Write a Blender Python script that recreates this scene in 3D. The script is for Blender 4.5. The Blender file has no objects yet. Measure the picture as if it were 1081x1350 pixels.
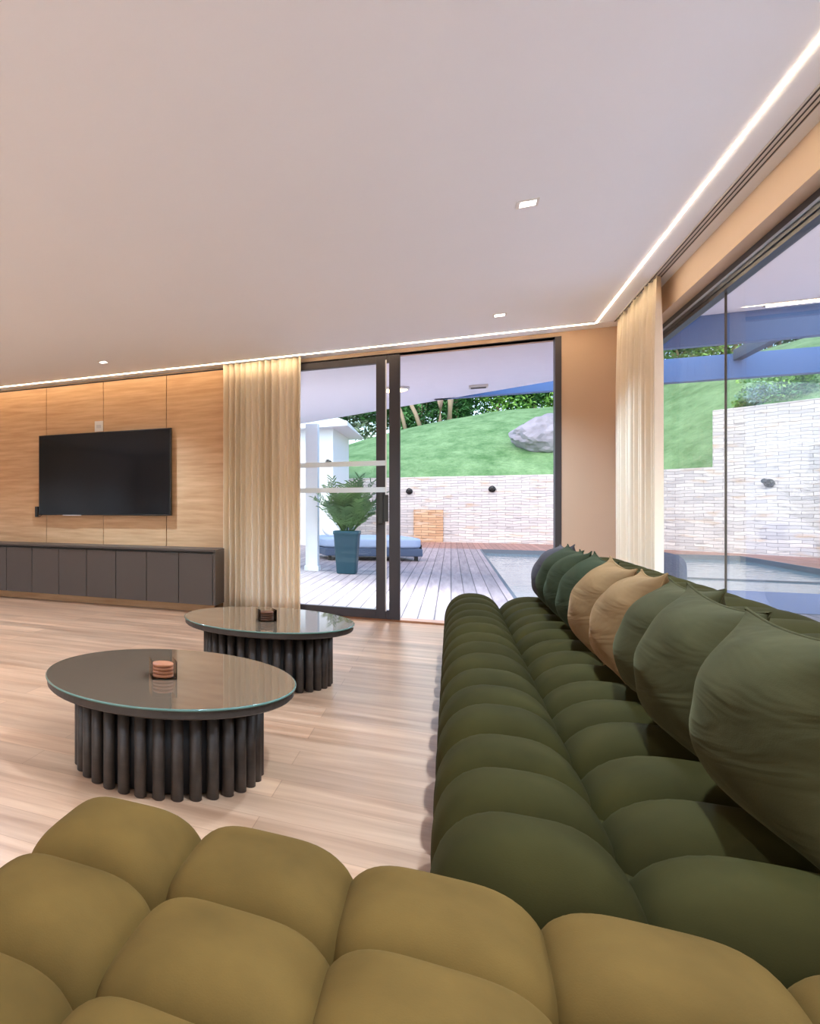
import bpy, bmesh, math, random
from mathutils import Vector, Matrix, Euler
import numpy as np
random.seed(7)
C = bpy.context.scene.collection
PI = math.pi
H = 1.10            # camera height
CEIL = 2.64
YB = 7.37           # inner face of the back wall

# ------------------------------------------------------------------ helpers
def sc(c):          # sRGB 0-255 -> linear
    return tuple(((v/255)/12.92 if v/255 <= .04045 else ((v/255+.055)/1.055)**2.4) for v in c)

def new_mat(name):
    m = bpy.data.materials.new(name); m.use_nodes = True
    nt = m.node_tree
    return m, nt, nt.nodes['Principled BSDF']

def setp(b, **k):
    for kk, v in k.items():
        kk = kk.replace('_', ' ')
        for s in b.inputs:
            if s.name.lower() == kk.lower():
                s.default_value = v; break

def plain(name, rgb, rough=.5, metal=0, var=.06, scale=8, bump=0, bscale=60, **k):
    """paint/metal with faint procedural unevenness of colour"""
    m, nt, b = new_mat(name)
    c = sc(rgb)
    N = nt.nodes; L = nt.links
    tc = N.new('ShaderNodeTexCoord'); no = N.new('ShaderNodeTexNoise')
    no.inputs['Scale'].default_value = scale; no.inputs['Detail'].default_value = 4
    L.new(tc.outputs['Object'], no.inputs['Vector'])
    mx = N.new('ShaderNodeMix'); mx.data_type = 'RGBA'
    mx.inputs[6].default_value = (*[x*(1-var) for x in c], 1)
    mx.inputs[7].default_value = (*[min(1, x*(1+var)) for x in c], 1)
    L.new(no.outputs['Fac'], mx.inputs[0]); L.new(mx.outputs[2], b.inputs['Base Color'])
    setp(b, Roughness=rough, Metallic=metal, **k)
    if bump:
        n2 = N.new('ShaderNodeTexNoise'); n2.inputs['Scale'].default_value = bscale
        L.new(tc.outputs['Object'], n2.inputs['Vector'])
        bp = N.new('ShaderNodeBump'); bp.inputs['Strength'].default_value = bump
        bp.inputs['Distance'].default_value = .01
        L.new(n2.outputs['Fac'], bp.inputs['Height']); L.new(bp.outputs['Normal'], b.inputs['Normal'])
    return m

def emis(name, rgb, strength):
    m = bpy.data.materials.new(name); m.use_nodes = True
    nt = m.node_tree; nt.nodes.clear()
    e = nt.nodes.new('ShaderNodeEmission'); o = nt.nodes.new('ShaderNodeOutputMaterial')
    e.inputs[0].default_value = (*rgb, 1); e.inputs[1].default_value = strength
    nt.links.new(e.outputs[0], o.inputs[0]); return m

def velvet(name, rgb, sheen=.6, folds=0):
    m, nt, b = new_mat(name)
    N = nt.nodes; L = nt.links
    tc = N.new('ShaderNodeTexCoord')
    no = N.new('ShaderNodeTexNoise'); no.inputs['Scale'].default_value = 5; no.inputs['Detail'].default_value = 5
    L.new(tc.outputs['Object'], no.inputs['Vector'])
    c = sc(rgb)
    cr = N.new('ShaderNodeValToRGB')
    cr.color_ramp.elements[0].position = .3; cr.color_ramp.elements[0].color = (*[x*.78 for x in c], 1)
    cr.color_ramp.elements[1].position = .7; cr.color_ramp.elements[1].color = (*[x*1.2 for x in c], 1)
    L.new(no.outputs['Fac'], cr.inputs[0]); L.new(cr.outputs[0], b.inputs['Base Color'])
    n2 = N.new('ShaderNodeTexNoise'); n2.inputs['Scale'].default_value = 350
    L.new(tc.outputs['Object'], n2.inputs['Vector'])
    bp = N.new('ShaderNodeBump'); bp.inputs['Strength'].default_value = .12; bp.inputs['Distance'].default_value = .002
    L.new(n2.outputs['Fac'], bp.inputs['Height']); L.new(bp.outputs['Normal'], b.inputs['Normal'])
    if folds:
        mp = N.new('ShaderNodeMapping'); mp.inputs['Scale'].default_value = (3, 2.2, 9); mp.inputs['Rotation'].default_value = (.35, .2, .1)
        n3 = N.new('ShaderNodeTexNoise'); n3.inputs['Scale'].default_value = 1.1; n3.inputs['Detail'].default_value = 3; n3.inputs['Distortion'].default_value = .9
        L.new(tc.outputs['Object'], mp.inputs['Vector']); L.new(mp.outputs[0], n3.inputs['Vector'])
        b2 = N.new('ShaderNodeBump'); b2.inputs['Strength'].default_value = folds; b2.inputs['Distance'].default_value = .035
        L.new(n3.outputs['Fac'], b2.inputs['Height']); L.new(b2.outputs['Normal'], bp.inputs['Normal'])
    setp(b, Roughness=.85, Sheen_Weight=sheen, Sheen_Roughness=.35, Specular_IOR_Level=.06)
    setp(b, Sheen_Roughness=.3); b.inputs['Sheen Tint'].default_value = (*[min(1, (x*.85+.15*sum(c)/3)*3.2) for x in c], 1)
    return m

def wood(name, c1, c2, axis='X', plank=(1.4, .19), rough=.3, grain=1.0, gap=.0015, bump=.1, mortar=None, contrast=(.25, .75), dist=.5):
    """planks running along local axis X or Y (or wall: XZ)"""
    m, nt, b = new_mat(name); N = nt.nodes; L = nt.links
    tc = N.new('ShaderNodeTexCoord'); mp = N.new('ShaderNodeMapping')
    L.new(tc.outputs['Object'], mp.inputs['Vector'])
    if axis == 'Y': mp.inputs['Rotation'].default_value = (0, 0, PI/2)
    if axis == 'XZ': mp.inputs['Rotation'].default_value = (-PI/2, 0, 0)
    # stretched grain
    m2 = N.new('ShaderNodeMapping'); L.new(mp.outputs[0], m2.inputs['Vector'])
    m2.inputs['Scale'].default_value = (1.1*grain, 14*grain, 14*grain)
    no = N.new('ShaderNodeTexNoise'); no.inputs['Scale'].default_value = 1.0; no.inputs['Detail'].default_value = 7; no.inputs['Roughness'].default_value = .62
    no.inputs['Distortion'].default_value = dist
    L.new(m2.outputs[0], no.inputs['Vector'])
    cr = N.new('ShaderNodeValToRGB')
    cr.color_ramp.elements[0].position = contrast[0]; cr.color_ramp.elements[0].color = (*sc(c1), 1)
    cr.color_ramp.elements[1].position = contrast[1]; cr.color_ramp.elements[1].color = (*sc(c2), 1)
    L.new(no.outputs['Fac'], cr.inputs[0])
    last = cr.outputs[0]
    if plank:
        br = N.new('ShaderNodeTexBrick'); L.new(mp.outputs[0], br.inputs['Vector'])
        br.inputs['Scale'].default_value = 1; br.inputs['Brick Width'].default_value = plank[0]
        br.inputs['Row Height'].default_value = plank[1]; br.inputs['Mortar Size'].default_value = gap
        br.inputs['Color1'].default_value = (.80, .80, .80, 1); br.inputs['Color2'].default_value = (1.12, 1.10, 1.08, 1)
        br.inputs['Mortar'].default_value = (*(mortar or (.45, .42, .4)), 1); br.offset = .37
        br.inputs['Bias'].default_value = 0
        mx = N.new('ShaderNodeMix'); mx.data_type = 'RGBA'; mx.blend_type = 'MULTIPLY'; mx.inputs[0].default_value = 1
        L.new(last, mx.inputs[6]); L.new(br.outputs['Color'], mx.inputs[7]); last = mx.outputs[2]
    L.new(last, b.inputs['Base Color'])
    bp = N.new('ShaderNodeBump'); bp.inputs['Strength'].default_value = bump; bp.inputs['Distance'].default_value = .003
    L.new(no.outputs['Fac'], bp.inputs['Height']); L.new(bp.outputs['Normal'], b.inputs['Normal'])
    setp(b, Roughness=rough)
    return m

def stone_mat(name, cols, scale_w=.42, scale_h=.085, axis_x=True):
    m, nt, b = new_mat(name); N = nt.nodes; L = nt.links
    tc = N.new('ShaderNodeTexCoord'); sep = N.new('ShaderNodeSeparateXYZ'); L.new(tc.outputs['Object'], sep.inputs[0])
    cb = N.new('ShaderNodeCombineXYZ')
    L.new(sep.outputs['X'], cb.inputs['X']); L.new(sep.outputs['Z'], cb.inputs['Y'])
    # warp
    nz = N.new('ShaderNodeTexNoise'); nz.inputs['Scale'].default_value = 2.2; L.new(cb.outputs[0], nz.inputs['Vector'])
    vm = N.new('ShaderNodeVectorMath'); vm.operation = 'SCALE'; vm.inputs['Scale'].default_value = .11
    L.new(nz.outputs['Color'], vm.inputs[0])
    va = N.new('ShaderNodeVectorMath'); L.new(cb.outputs[0], va.inputs[0]); L.new(vm.outputs[0], va.inputs[1])
    br = N.new('ShaderNodeTexBrick'); L.new(va.outputs[0], br.inputs['Vector'])
    br.inputs['Scale'].default_value = 1; br.inputs['Brick Width'].default_value = scale_w; br.inputs['Row Height'].default_value = scale_h
    br.inputs['Mortar Size'].default_value = .005; br.inputs['Mortar Smooth'].default_value = .6
    br.inputs['Color1'].default_value = (*sc(cols[0]), 1); br.inputs['Color2'].default_value = (*sc(cols[1]), 1)
    br.inputs['Mortar'].default_value = (*sc(cols[3]), 1)
    n2 = N.new('ShaderNodeTexNoise'); n2.inputs['Scale'].default_value = 1.0; n2.inputs['Detail'].default_value = 6
    mp = N.new('ShaderNodeMapping'); mp.inputs['Scale'].default_value = (1.6, 7, 1); L.new(cb.outputs[0], mp.inputs['Vector']); L.new(mp.outputs[0], n2.inputs['Vector'])
    cr = N.new('ShaderNodeValToRGB'); cr.color_ramp.elements[0].position = .56; cr.color_ramp.elements[1].position = .72
    cr.color_ramp.elements[0].color = (0, 0, 0, 1); cr.color_ramp.elements[1].color = (.75, .75, .75, 1)
    L.new(n2.outputs['Fac'], cr.inputs[0])
    mx = N.new('ShaderNodeMix'); mx.data_type = 'RGBA'; L.new(cr.outputs[0], mx.inputs[0])
    L.new(br.outputs['Color'], mx.inputs[6]); mx.inputs[7].default_value = (*sc(cols[2]), 1)
    n3 = N.new('ShaderNodeTexNoise'); n3.inputs['Scale'].default_value = 1.0; n3.inputs['Detail'].default_value = 5
    mp3 = N.new('ShaderNodeMapping'); mp3.inputs['Scale'].default_value = (2.6, 17, 1); L.new(cb.outputs[0], mp3.inputs['Vector']); L.new(mp3.outputs[0], n3.inputs['Vector'])
    cr3 = N.new('ShaderNodeValToRGB'); cr3.color_ramp.elements[0].position = .60; cr3.color_ramp.elements[1].position = .70
    cr3.color_ramp.elements[0].color = (0, 0, 0, 1); cr3.color_ramp.elements[1].color = (.8, .8, .8, 1); L.new(n3.outputs['Fac'], cr3.inputs[0])
    mx3 = N.new('ShaderNodeMix'); mx3.data_type = 'RGBA'; L.new(cr3.outputs[0], mx3.inputs[0]); L.new(mx.outputs[2], mx3.inputs[6]); mx3.inputs[7].default_value = (*sc(cols[3]), 1)
    L.new(mx3.outputs[2], b.inputs['Base Color'])
    bp = N.new('ShaderNodeBump'); bp.inputs['Strength'].default_value = .8; bp.inputs['Distance'].default_value = .03
    ad = N.new('ShaderNodeMath'); ad.operation = 'SUBTRACT'
    L.new(n2.outputs['Fac'], ad.inputs[0]); L.new(br.outputs['Fac'], ad.inputs[1])
    L.new(ad.outputs[0], bp.inputs['Height']); L.new(bp.outputs['Normal'], b.inputs['Normal'])
    setp(b, Roughness=.85)
    return m

def leafmat(name, c1, c2):
    m, nt, b = new_mat(name); N = nt.nodes; L = nt.links
    tc = N.new('ShaderNodeTexCoord'); no = N.new('ShaderNodeTexNoise'); no.inputs['Scale'].default_value = 2.5
    no.inputs['Detail'].default_value = 3
    L.new(tc.outputs['Object'], no.inputs['Vector'])
    cr = N.new('ShaderNodeValToRGB'); cr.color_ramp.elements[0].position = .35; cr.color_ramp.elements[1].position = .65
    cr.color_ramp.elements[0].color = (*sc(c1), 1); cr.color_ramp.elements[1].color = (*sc(c2), 1)
    L.new(no.outputs['Fac'], cr.inputs[0]); L.new(cr.outputs[0], b.inputs['Base Color'])
    setp(b, Roughness=.55); return m

class MB:
    def __init__(s): s.v = []; s.f = []; s.smooth = []
    def add(s, vs, fs, smooth=False):
        o = len(s.v); s.v += [tuple(p) for p in vs]
        for f in fs: s.f.append(tuple(o+i for i in f)); s.smooth.append(smooth)
        return s
    def box(s, x0, x1, y0, y1, z0, z1, M=None):
        vs = [(x, y, z) for z in (z0, z1) for y in (y0, y1) for x in (x0, x1)]
        if M: vs = [M @ Vector(p) for p in vs]
        return s.add(vs, [(0,2,3,1),(4,5,7,6),(0,1,5,4),(2,6,7,3),(0,4,6,2),(1,3,7,5)])
    def prism(s, pts, z0, z1):     # pts counter-clockwise
        n = len(pts)
        vs = [(x, y, z0) for x, y in pts] + [(x, y, z1) for x, y in pts]
        fs = [tuple(range(n))[::-1], tuple(range(n, 2*n))] + [(i, (i+1)%n, n+(i+1)%n, n+i) for i in range(n)]
        return s.add(vs, fs)
    def lathe(s, prof, cx=0, cy=0, n=48, M=None, smooth=True):
        """prof: list of (r,z) from bottom centre to top centre"""
        vs = []; fs = []
        for r, z in prof:
            for k in range(n):
                a = 2*PI*k/n; vs.append((cx+r*math.cos(a), cy+r*math.sin(a), z))
        for i in range(len(prof)-1):
            for k in range(n):
                fs.append((i*n+k, i*n+(k+1)%n, (i+1)*n+(k+1)%n, (i+1)*n+k))
        if prof[0][0] > 1e-6: fs.append(tuple(range(n))[::-1])
        if prof[-1][0] > 1e-6: fs.append(tuple(range((len(prof)-1)*n, len(prof)*n)))
        if M: vs = [M @ Vector(p) for p in vs]
        return s.add(vs, fs, smooth)
    def tube(s, pts, r, n=8, smooth=True):
        rs = r if isinstance(r, (list, tuple)) else [r]*len(pts)
        vs = []; fs = []
        P = [Vector(p) for p in pts]
        for i, p in enumerate(P):
            t = (P[min(i+1, len(P)-1)] - P[max(i-1, 0)]).normalized()
            u = t.cross(Vector((0, 0, 1)))
            if u.length < 1e-3: u = t.cross(Vector((0, 1, 0)))
            u.normalize(); w = t.cross(u)
            for k in range(n):
                a = 2*PI*k/n; vs.append(p + (u*math.cos(a)+w*math.sin(a))*rs[i])
        for i in range(len(P)-1):
            for k in range(n): fs.append((i*n+k, (i+1)*n+k, (i+1)*n+(k+1)%n, i*n+(k+1)%n))
        fs.append(tuple(range(n))); fs.append(tuple(range((len(P)-1)*n, len(P)*n))[::-1])
        return s.add(vs, fs, smooth)
    def puff(s, c, h, p=5, q=2.5, n=12, M=None):
        """a stuffed cell: rounded-square pillow, centre c, half sizes h"""
        vs = []; idx = {}; fs = []
        def vid(d):
            k = tuple(round(x, 6) for x in d)
            if k in idx: return idx[k]
            v = Vector(d).normalized()
            g = ((abs(v.x)**p+abs(v.y)**p)**(q/p)+abs(v.z)**q)**(1/q)
            pt = Vector((v.x/g*h[0], v.y/g*h[1], v.z/g*h[2]))
            if M: pt = M @ pt
            idx[k] = len(vs); vs.append((c[0]+pt.x, c[1]+pt.y, c[2]+pt.z)); return idx[k]
        for ax in range(3):
            for sg in (-1, 1):
                for i in range(n):
                    for j in range(n):
                        q4 = []
                        for a, b in ((i, j), (i+1, j), (i+1, j+1), (i, j+1)):
                            u = math.tan((a/n*2-1)*PI/4); w = math.tan((b/n*2-1)*PI/4)
                            d = [0, 0, 0]; d[ax] = sg; d[(ax+1)%3] = u; d[(ax+2)%3] = w
                            q4.append(vid(d))
                        fs.append(tuple(q4 if sg > 0 else q4[::-1]))
        return s.add(vs, fs, True)
    def build(s, name, mat, parent=None, bevel=0, seg=2, loc=None):
        me = bpy.data.meshes.new(name); me.from_pydata(s.v, [], s.f); me.update()
        me.polygons.foreach_set('use_smooth', s.smooth)
        me.materials.append(mat)
        o = bpy.data.objects.new(name, me); C.objects.link(o)
        if parent: o.parent = parent
        if loc is not None: o.location = loc
        if bevel:
            b = o.modifiers.new('edge', 'BEVEL'); b.width = bevel; b.segments = seg; b.limit_method = 'ANGLE'; b.angle_limit = math.radians(50)
        return o

def tag(o, label=None, cat=None, group=None, kind=None):
    if label: o['label'] = label
    if cat: o['category'] = cat
    if group: o['group'] = group
    if kind: o['kind'] = kind
    return o
def empty(name, loc, label, cat, group=None, rz=0):
    o = bpy.data.objects.new(name, None); C.objects.link(o); o.location = loc; o.rotation_euler = (0, 0, rz)
    return tag(o, label, cat, group)
def struct(o, label, cat): return tag(o, label, cat, kind='structure')
def kids(o): return [c for c in bpy.data.objects if c.parent == o]
def copy_tree(o, parent=None):
    c = o.copy(); C.objects.link(c); c.parent = parent
    for ch in kids(o): copy_tree(ch, c)
    return c

# ------------------------------------------------------------------ camera
cam = bpy.data.cameras.new('camera'); co = bpy.data.objects.new('camera', cam); C.objects.link(co)
cam.sensor_fit = 'HORIZONTAL'; cam.sensor_width = 36; cam.lens = 900/1081*36
cam.shift_x = (540.5-75)/1081; cam.shift_y = (670-675)/1081
cam.clip_start = .05; cam.clip_end = 300
co.location = (0, 0, H)
co.rotation_euler = (PI/2, 0, math.radians(30))
bpy.context.scene.camera = co

# ------------------------------------------------------------------ materials
M = {}
M['ceiling'] = plain('ceiling_paint', (244, 248, 254), .8, var=.015, scale=2)
M['wall'] = plain('wall_paint', (196, 166, 140), .75, var=.02, scale=3, bump=.05, bscale=120)
M['wallh'] = plain('cream_beam_paint', (226, 200, 174), .75, var=.02, scale=3)
M['wallw'] = plain('white_wall_paint', (238, 236, 234), .75, var=.02, scale=3)
M['floor'] = wood('oak_floor', (150, 108, 80), (196, 154, 122), 'X', (1.6, .19), .3, grain=.9, bump=.06, mortar=(.6, .52, .46), contrast=(.3, .7))
M['panel'] = wood('oak_wall_panel', (188, 140, 96), (226, 186, 142), 'XZ', None, .42, grain=1.6, bump=.05, contrast=(.25, .75), dist=.1)
M['deck'] = wood('deck_boards', (136, 120, 122), (182, 166, 166), 'Y', (40, .145), .55, grain=1, gap=.006, mortar=(.2, .18, .18))
M['deckred'] = wood('deck_boards_red', (140, 96, 82), (178, 136, 122), 'Y', (40, .145), .55, grain=1, gap=.006, mortar=(.3, .22, .2))
M['sill'] = wood('sill_timber', (140, 92, 62), (176, 124, 88), 'X', None, .5)
M['cabinet'] = plain('graphite_lacquer', (74, 62, 54), .42, var=.03)
M['cabdark'] = plain('cabinet_shadow_gap', (40, 36, 34), .6)
M['black'] = plain('black_plastic', (22, 21, 22), .35)
M['screen'] = plain('screen_glass', (9, 8, 9), .08, var=.02, Specular_IOR_Level=.35)
M['bronze'] = plain('dark_bronze_metal', (56, 50, 52), .45, metal=.2)
M['bluemetal'] = plain('dark_window_metal', (30, 38, 54), .4, metal=.1)
M['alu'] = plain('brushed_aluminium', (214, 210, 206), .4, metal=.6)
M['white'] = plain('white_plastic', (236, 232, 226), .5)
M['dwood'] = wood('dark_stained_wood', (42, 34, 28), (64, 52, 43), 'XZ', None, .5, grain=2, bump=.1)
M['sofa'] = velvet('olive_green_velvet', (49, 42, 16), .07)
M['otto'] = velvet('khaki_velvet', (92, 67, 30), .06)
M['cush_g'] = velvet('grey_green_velvet', (60, 54, 31), .35, .4)
M['cush_d'] = velvet('deep_green_velvet', (46, 49, 31), .35, .4)
M['cush_p'] = velvet('edge_lit_velvet', (70, 64, 66), .4, .4)  # purple-grey of the edge lighting put into the velvet colour
M['cush_t'] = velvet('tan_velvet', (120, 90, 58), .25, .5)
M['ledw'] = emis('warm_led', (1, .76, .48), 34)
M['ledc'] = emis('downlight_led', (1, .95, .9), 14)
M['fascia'] = plain('slate_blue_metal', (72, 108, 160), .45, var=.06, scale=1.5)
M['rafter'] = plain('dark_rafter_metal', (60, 72, 92), .5)
M['soffit'] = plain('soffit_paint', (238, 240, 250), .8, var=.02)
M['render'] = plain('white_render', (236, 240, 244), .8, var=.03)
M['stone'] = stone_mat('split_face_stone', [(228, 220, 213), (194, 188, 187), (200, 168, 136), (142, 136, 136)])
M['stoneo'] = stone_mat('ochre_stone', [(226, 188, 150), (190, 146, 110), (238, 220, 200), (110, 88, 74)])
M['coping'] = plain('pool_coping_stone', (96, 100, 108), .5)
M['bluetile'] = plain('blue_pool_tile', (52, 94, 150), .3, var=.12, scale=14)
M['teal'] = plain('teal_planter', (44, 84, 98), .45)
M['tealm'] = plain('teal_frame', (70, 110, 116), .4)
M['lcush'] = plain('grey_blue_cushion', (160, 178, 208), .8)
M['lbase'] = plain('slate_wicker', (70, 86, 112), .7, bump=.4, bscale=80)
M['rock'] = plain('granite_rock', (150, 146, 154), .85, var=.5, scale=2.4, bump=.8, bscale=5)
M['bark'] = plain('tree_bark', (158, 140, 118), .9, var=.2, scale=4)
M['leaf_a'] = leafmat('hedge_leaf_bright', (44, 108, 36), (150, 200, 96))
M['leaf_b'] = leafmat('hedge_leaf_dark', (30, 78, 40), (84, 140, 74))
M['leaf_c'] = leafmat('shrub_leaf_blue', (84, 130, 112), (160, 196, 182))
M['leaf_d'] = leafmat('tree_leaf_grey', (86, 108, 86), (150, 170, 142))
M['palm'] = leafmat('potted_palm_leaf', (44, 90, 52), (104, 150, 84))
M['coaster'] = wood('coaster_wood', (150, 84, 52), (196, 128, 88), 'X', None, .5, grain=5)
M['coasterd'] = wood('walnut_coaster', (74, 42, 24), (110, 66, 40), 'X', None, .5, grain=5)

# grass
m, nt, b = new_mat('hill_grass'); N = nt.nodes; L = nt.links
tc = N.new('ShaderNodeTexCoord'); n1 = N.new('ShaderNodeTexNoise'); n1.inputs['Scale'].default_value = 1.5; n1.inputs['Detail'].default_value = 9; n1.inputs['Roughness'].default_value = .78
L.new(tc.outputs['Object'], n1.inputs['Vector'])
cr = N.new('ShaderNodeValToRGB'); e = cr.color_ramp.elements
e[0].position = .34; e[0].color = (*sc((72, 116, 62)), 1); e[1].position = .68; e[1].color = (*sc((140, 174, 122)), 1)
L.new(n1.outputs['Fac'], cr.inputs[0]); L.new(cr.outputs[0], b.inputs['Base Color'])
n2 = N.new('ShaderNodeTexNoise'); n2.inputs['Scale'].default_value = 9; n2.inputs['Detail'].default_value = 5; L.new(tc.outputs['Object'], n2.inputs['Vector'])
bp = N.new('ShaderNodeBump'); bp.inputs['Strength'].default_value = .7; bp.inputs['Distance'].default_value = .1
L.new(n2.outputs['Fac'], bp.inputs['Height']); L.new(bp.outputs['Normal'], b.inputs['Normal']); setp(b, Roughness=.9)
M['grass'] = m
# water
m, nt, b = new_mat('pool_water'); N = nt.nodes; L = nt.links
setp(b, Base_Color=(*sc((120, 150, 160)), 1), Roughness=.04, IOR=1.6, Specular_IOR_Level=1.0)
tc = N.new('ShaderNodeTexCoord'); n1 = N.new('ShaderNodeTexNoise'); n1.inputs['Scale'].default_value = 3.5; n1.inputs['Detail'].default_value = 3
L.new(tc.outputs['Object'], n1.inputs['Vector'])
bp = N.new('ShaderNodeBump'); bp.inputs['Strength'].default_value = .25; bp.inputs['Distance'].default_value = .05
L.new(n1.outputs['Fac'], bp.inputs['Height']); L.new(bp.outputs['Normal'], b.inputs['Normal'])
M['water'] = m
# window glass: clear sheet with fresnel reflection
def glass(name, tint=(.97, .99, .98), refl=.9, ior=1.45):
    m = bpy.data.materials.new(name); m.use_nodes = True; nt = m.node_tree; nt.nodes.clear()
    N = nt.nodes; L = nt.links
    o = N.new('ShaderNodeOutputMaterial'); mx = N.new('ShaderNodeMixShader'); t = N.new('ShaderNodeBsdfTransparent'); g = N.new('ShaderNodeBsdfGlossy')
    f = N.new('ShaderNodeFresnel'); f.inputs[0].default_value = ior
    mu = N.new('ShaderNodeMath'); mu.operation = 'MULTIPLY'; mu.inputs[1].default_value = refl
    t.inputs[0].default_value = (*tint, 1); g.inputs['Roughness'].default_value = 0
    L.new(f.outputs[0], mu.inputs[0]); L.new(mu.outputs[0], mx.inputs[0]); L.new(t.outputs[0], mx.inputs[1]); L.new(g.outputs[0], mx.inputs[2]); L.new(mx.outputs[0], o.inputs[0])
    return m
M['glass'] = glass('window_glass', refl=.15)
M['acrylic'] = glass('clear_acrylic', (.97, .96, .95), 1.0, 1.2)
m, nt, b = new_mat('frosted_band'); setp(b, Base_Color=(.85, .9, .9, 1), Roughness=.5, Alpha=.75); M['frost'] = m
# bronze-tinted table glass over dark board
M['tabletop'] = plain('bronze_table_glass', (104, 84, 66), .03, var=.03, IOR=2.3, Specular_IOR_Level=.5)
m, nt, b = new_mat('glass_edge'); setp(b, Base_Color=(*sc((86, 112, 100)), 1), Roughness=.1); M['gedge'] = m
# curtain
def curtain_mat(name, rgb):
    m = bpy.data.materials.new(name); m.use_nodes = True; nt = m.node_tree; nt.nodes.clear(); N = nt.nodes; L = nt.links
    o = N.new('ShaderNodeOutputMaterial'); d = N.new('ShaderNodeBsdfDiffuse'); t = N.new('ShaderNodeBsdfTranslucent'); mx = N.new('ShaderNodeMixShader'); mx.inputs[0].default_value = .22
    tc = N.new('ShaderNodeTexCoord'); no = N.new('ShaderNodeTexNoise'); no.inputs['Scale'].default_value = 30; L.new(tc.outputs['Object'], no.inputs['Vector'])
    c = sc(rgb); mm = N.new('ShaderNodeMix'); mm.data_type = 'RGBA'; mm.inputs[6].default_value = (*[x*.95 for x in c], 1); mm.inputs[7].default_value = (*c, 1)
    L.new(no.outputs['Fac'], mm.inputs[0]); L.new(mm.outputs[2], d.inputs[0]); L.new(mm.outputs[2], t.inputs[0])
    L.new(d.outputs[0], mx.inputs[1]); L.new(t.outputs[0], mx.inputs[2]); L.new(mx.outputs[0], o.inputs[0]); return m
M['curtain'] = curtain_mat('cream_sheer_fabric', (252, 238, 214))

# ------------------------------------------------------------------ room shell
XL, XR, YR = -8.2, 1.27, -4.6     # left wall, window wall inner face, rear wall
OX0, OX1, OZ = -1.50, .835, 2.60  # doorway in the back wall
struct(MB().box(XL-.2, 1.42, YR-.2, 7.40, -.15, 0).build('floor', M['floor']), 'glossy pale oak plank floor', 'floor')
ce = MB()
SX, SY = 1.045, 7.15              # LED slots, ceiling is cut around them
ce.box(XL-.2, SX-.007, YR-.2, SY-.007, CEIL, CEIL+.3)
ce.box(SX+.007, 1.27, YR-.2, SY-.007, CEIL, CEIL+.3)
ce.box(XL-.2, 1.27, SY+.007, 7.6, CEIL, CEIL+.3)
ce.box(SX-.007, SX+.007, YR-.2, SY-.007, CEIL+.02, CEIL+.3)
ce.box(XL-.2, 1.27, SY-.007, SY+.007, CEIL+.02, CEIL+.3)
struct(ce.build('ceiling', M['ceiling']), 'smooth white flat ceiling with lit edge slots', 'ceiling')
wb = MB()
wb.box(XL-.2, OX0, YB, YB+.18, 0, CEIL)
wb.box(OX0, OX1, YB, YB+.18, OZ, CEIL)
wb.box(OX1, 1.42, YB, YB+.18, 0, CEIL)
struct(wb.build('wall_back', M['wall']), 'peach painted wall around the garden doorway', 'wall')
struct(MB().box(XL-.2, XL, YR-.2, YB, 0, CEIL).build('wall_left', M['wallw']), 'white side wall', 'wall')
wr = MB()
wr.box(XL, -5.5, YR-.2, YR, 0, CEIL); wr.box(-5.5, .2, YR-.2, YR, 2.45, CEIL); wr.box(.2, 1.42, YR-.2, YR, 0, CEIL)
struct(wr.build('wall_rear', M['wallw']), 'white wall behind the sofa end', 'wall')
# window wall: header beam above the glass
ww = MB()
ww.box(XR, 1.45, YR-.2, YB, 2.45, CEIL+.3)
ww.box(XR, 1.42, 7.0, YB, 0, 2.45)
struct(ww.build('wall_right', M['wallh']), 'peach header beam above the long window', 'wall')
# curtain track on the ceiling
tr = empty('curtain_track', (1.185, 1.2, CEIL), 'thin grooved curtain track along ceiling beside the long window', 'curtain track')
MB().box(-.028, .028, -5.7, 5.95, -.006, 0).build('rail', M['alu'], tr)
g = MB()
for x in (-.02, .0, .02): g.box(x-.003, x+.003, -5.7, 5.95, -.0075, -.0045)
g.build('groove', M['cabdark'], tr)

# LED strips
o = MB().box(SX-.0045, SX+.0045, YR, SY+.006, CEIL-.003, CEIL+.012).build('led_strip', M['ledw'])
tag(o, 'long warm light strip in ceiling running beside the picture window', 'light strip', 'ceiling light strips')
o = MB().box(XL, SX-.0065, SY-.006, SY+.006, CEIL-.005, CEIL+.012).build('led_strip', M['ledw'])
tag(o, 'warm light strip in ceiling along the television wall and doorway', 'light strip', 'ceiling light strips')

# oak wall panels
edges = [-8.2, -7.54, -6.75, -5.96, -5.17, -4.375, -3.585, -2.79, -2.0]
lab = {4: 'leftmost visible oak wall panel, at the television left edge', 5: 'oak wall panel behind the left half of the television',
       6: 'oak wall panel behind the right half of the television', 7: 'oak wall panel between television and cream curtain'}
struct(MB().box(XL, -2.0, YB-.03, YB, 0, 2.62).build('trim_1', M['cabdark']), 'dark backing showing in grooves between oak panels', 'backing')
for i in range(8):
    a, b2 = edges[i]+.004, edges[i+1]-.004
    me = MB().box(a, b2, YB-.055, YB-.0305, .0, 2.60)
    o = me.build('wall_panel', M['panel'])
    struct(o, lab.get(i, 'oak wall panel further along the television wall'), 'wall panel')
PY = YB-.0565

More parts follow.
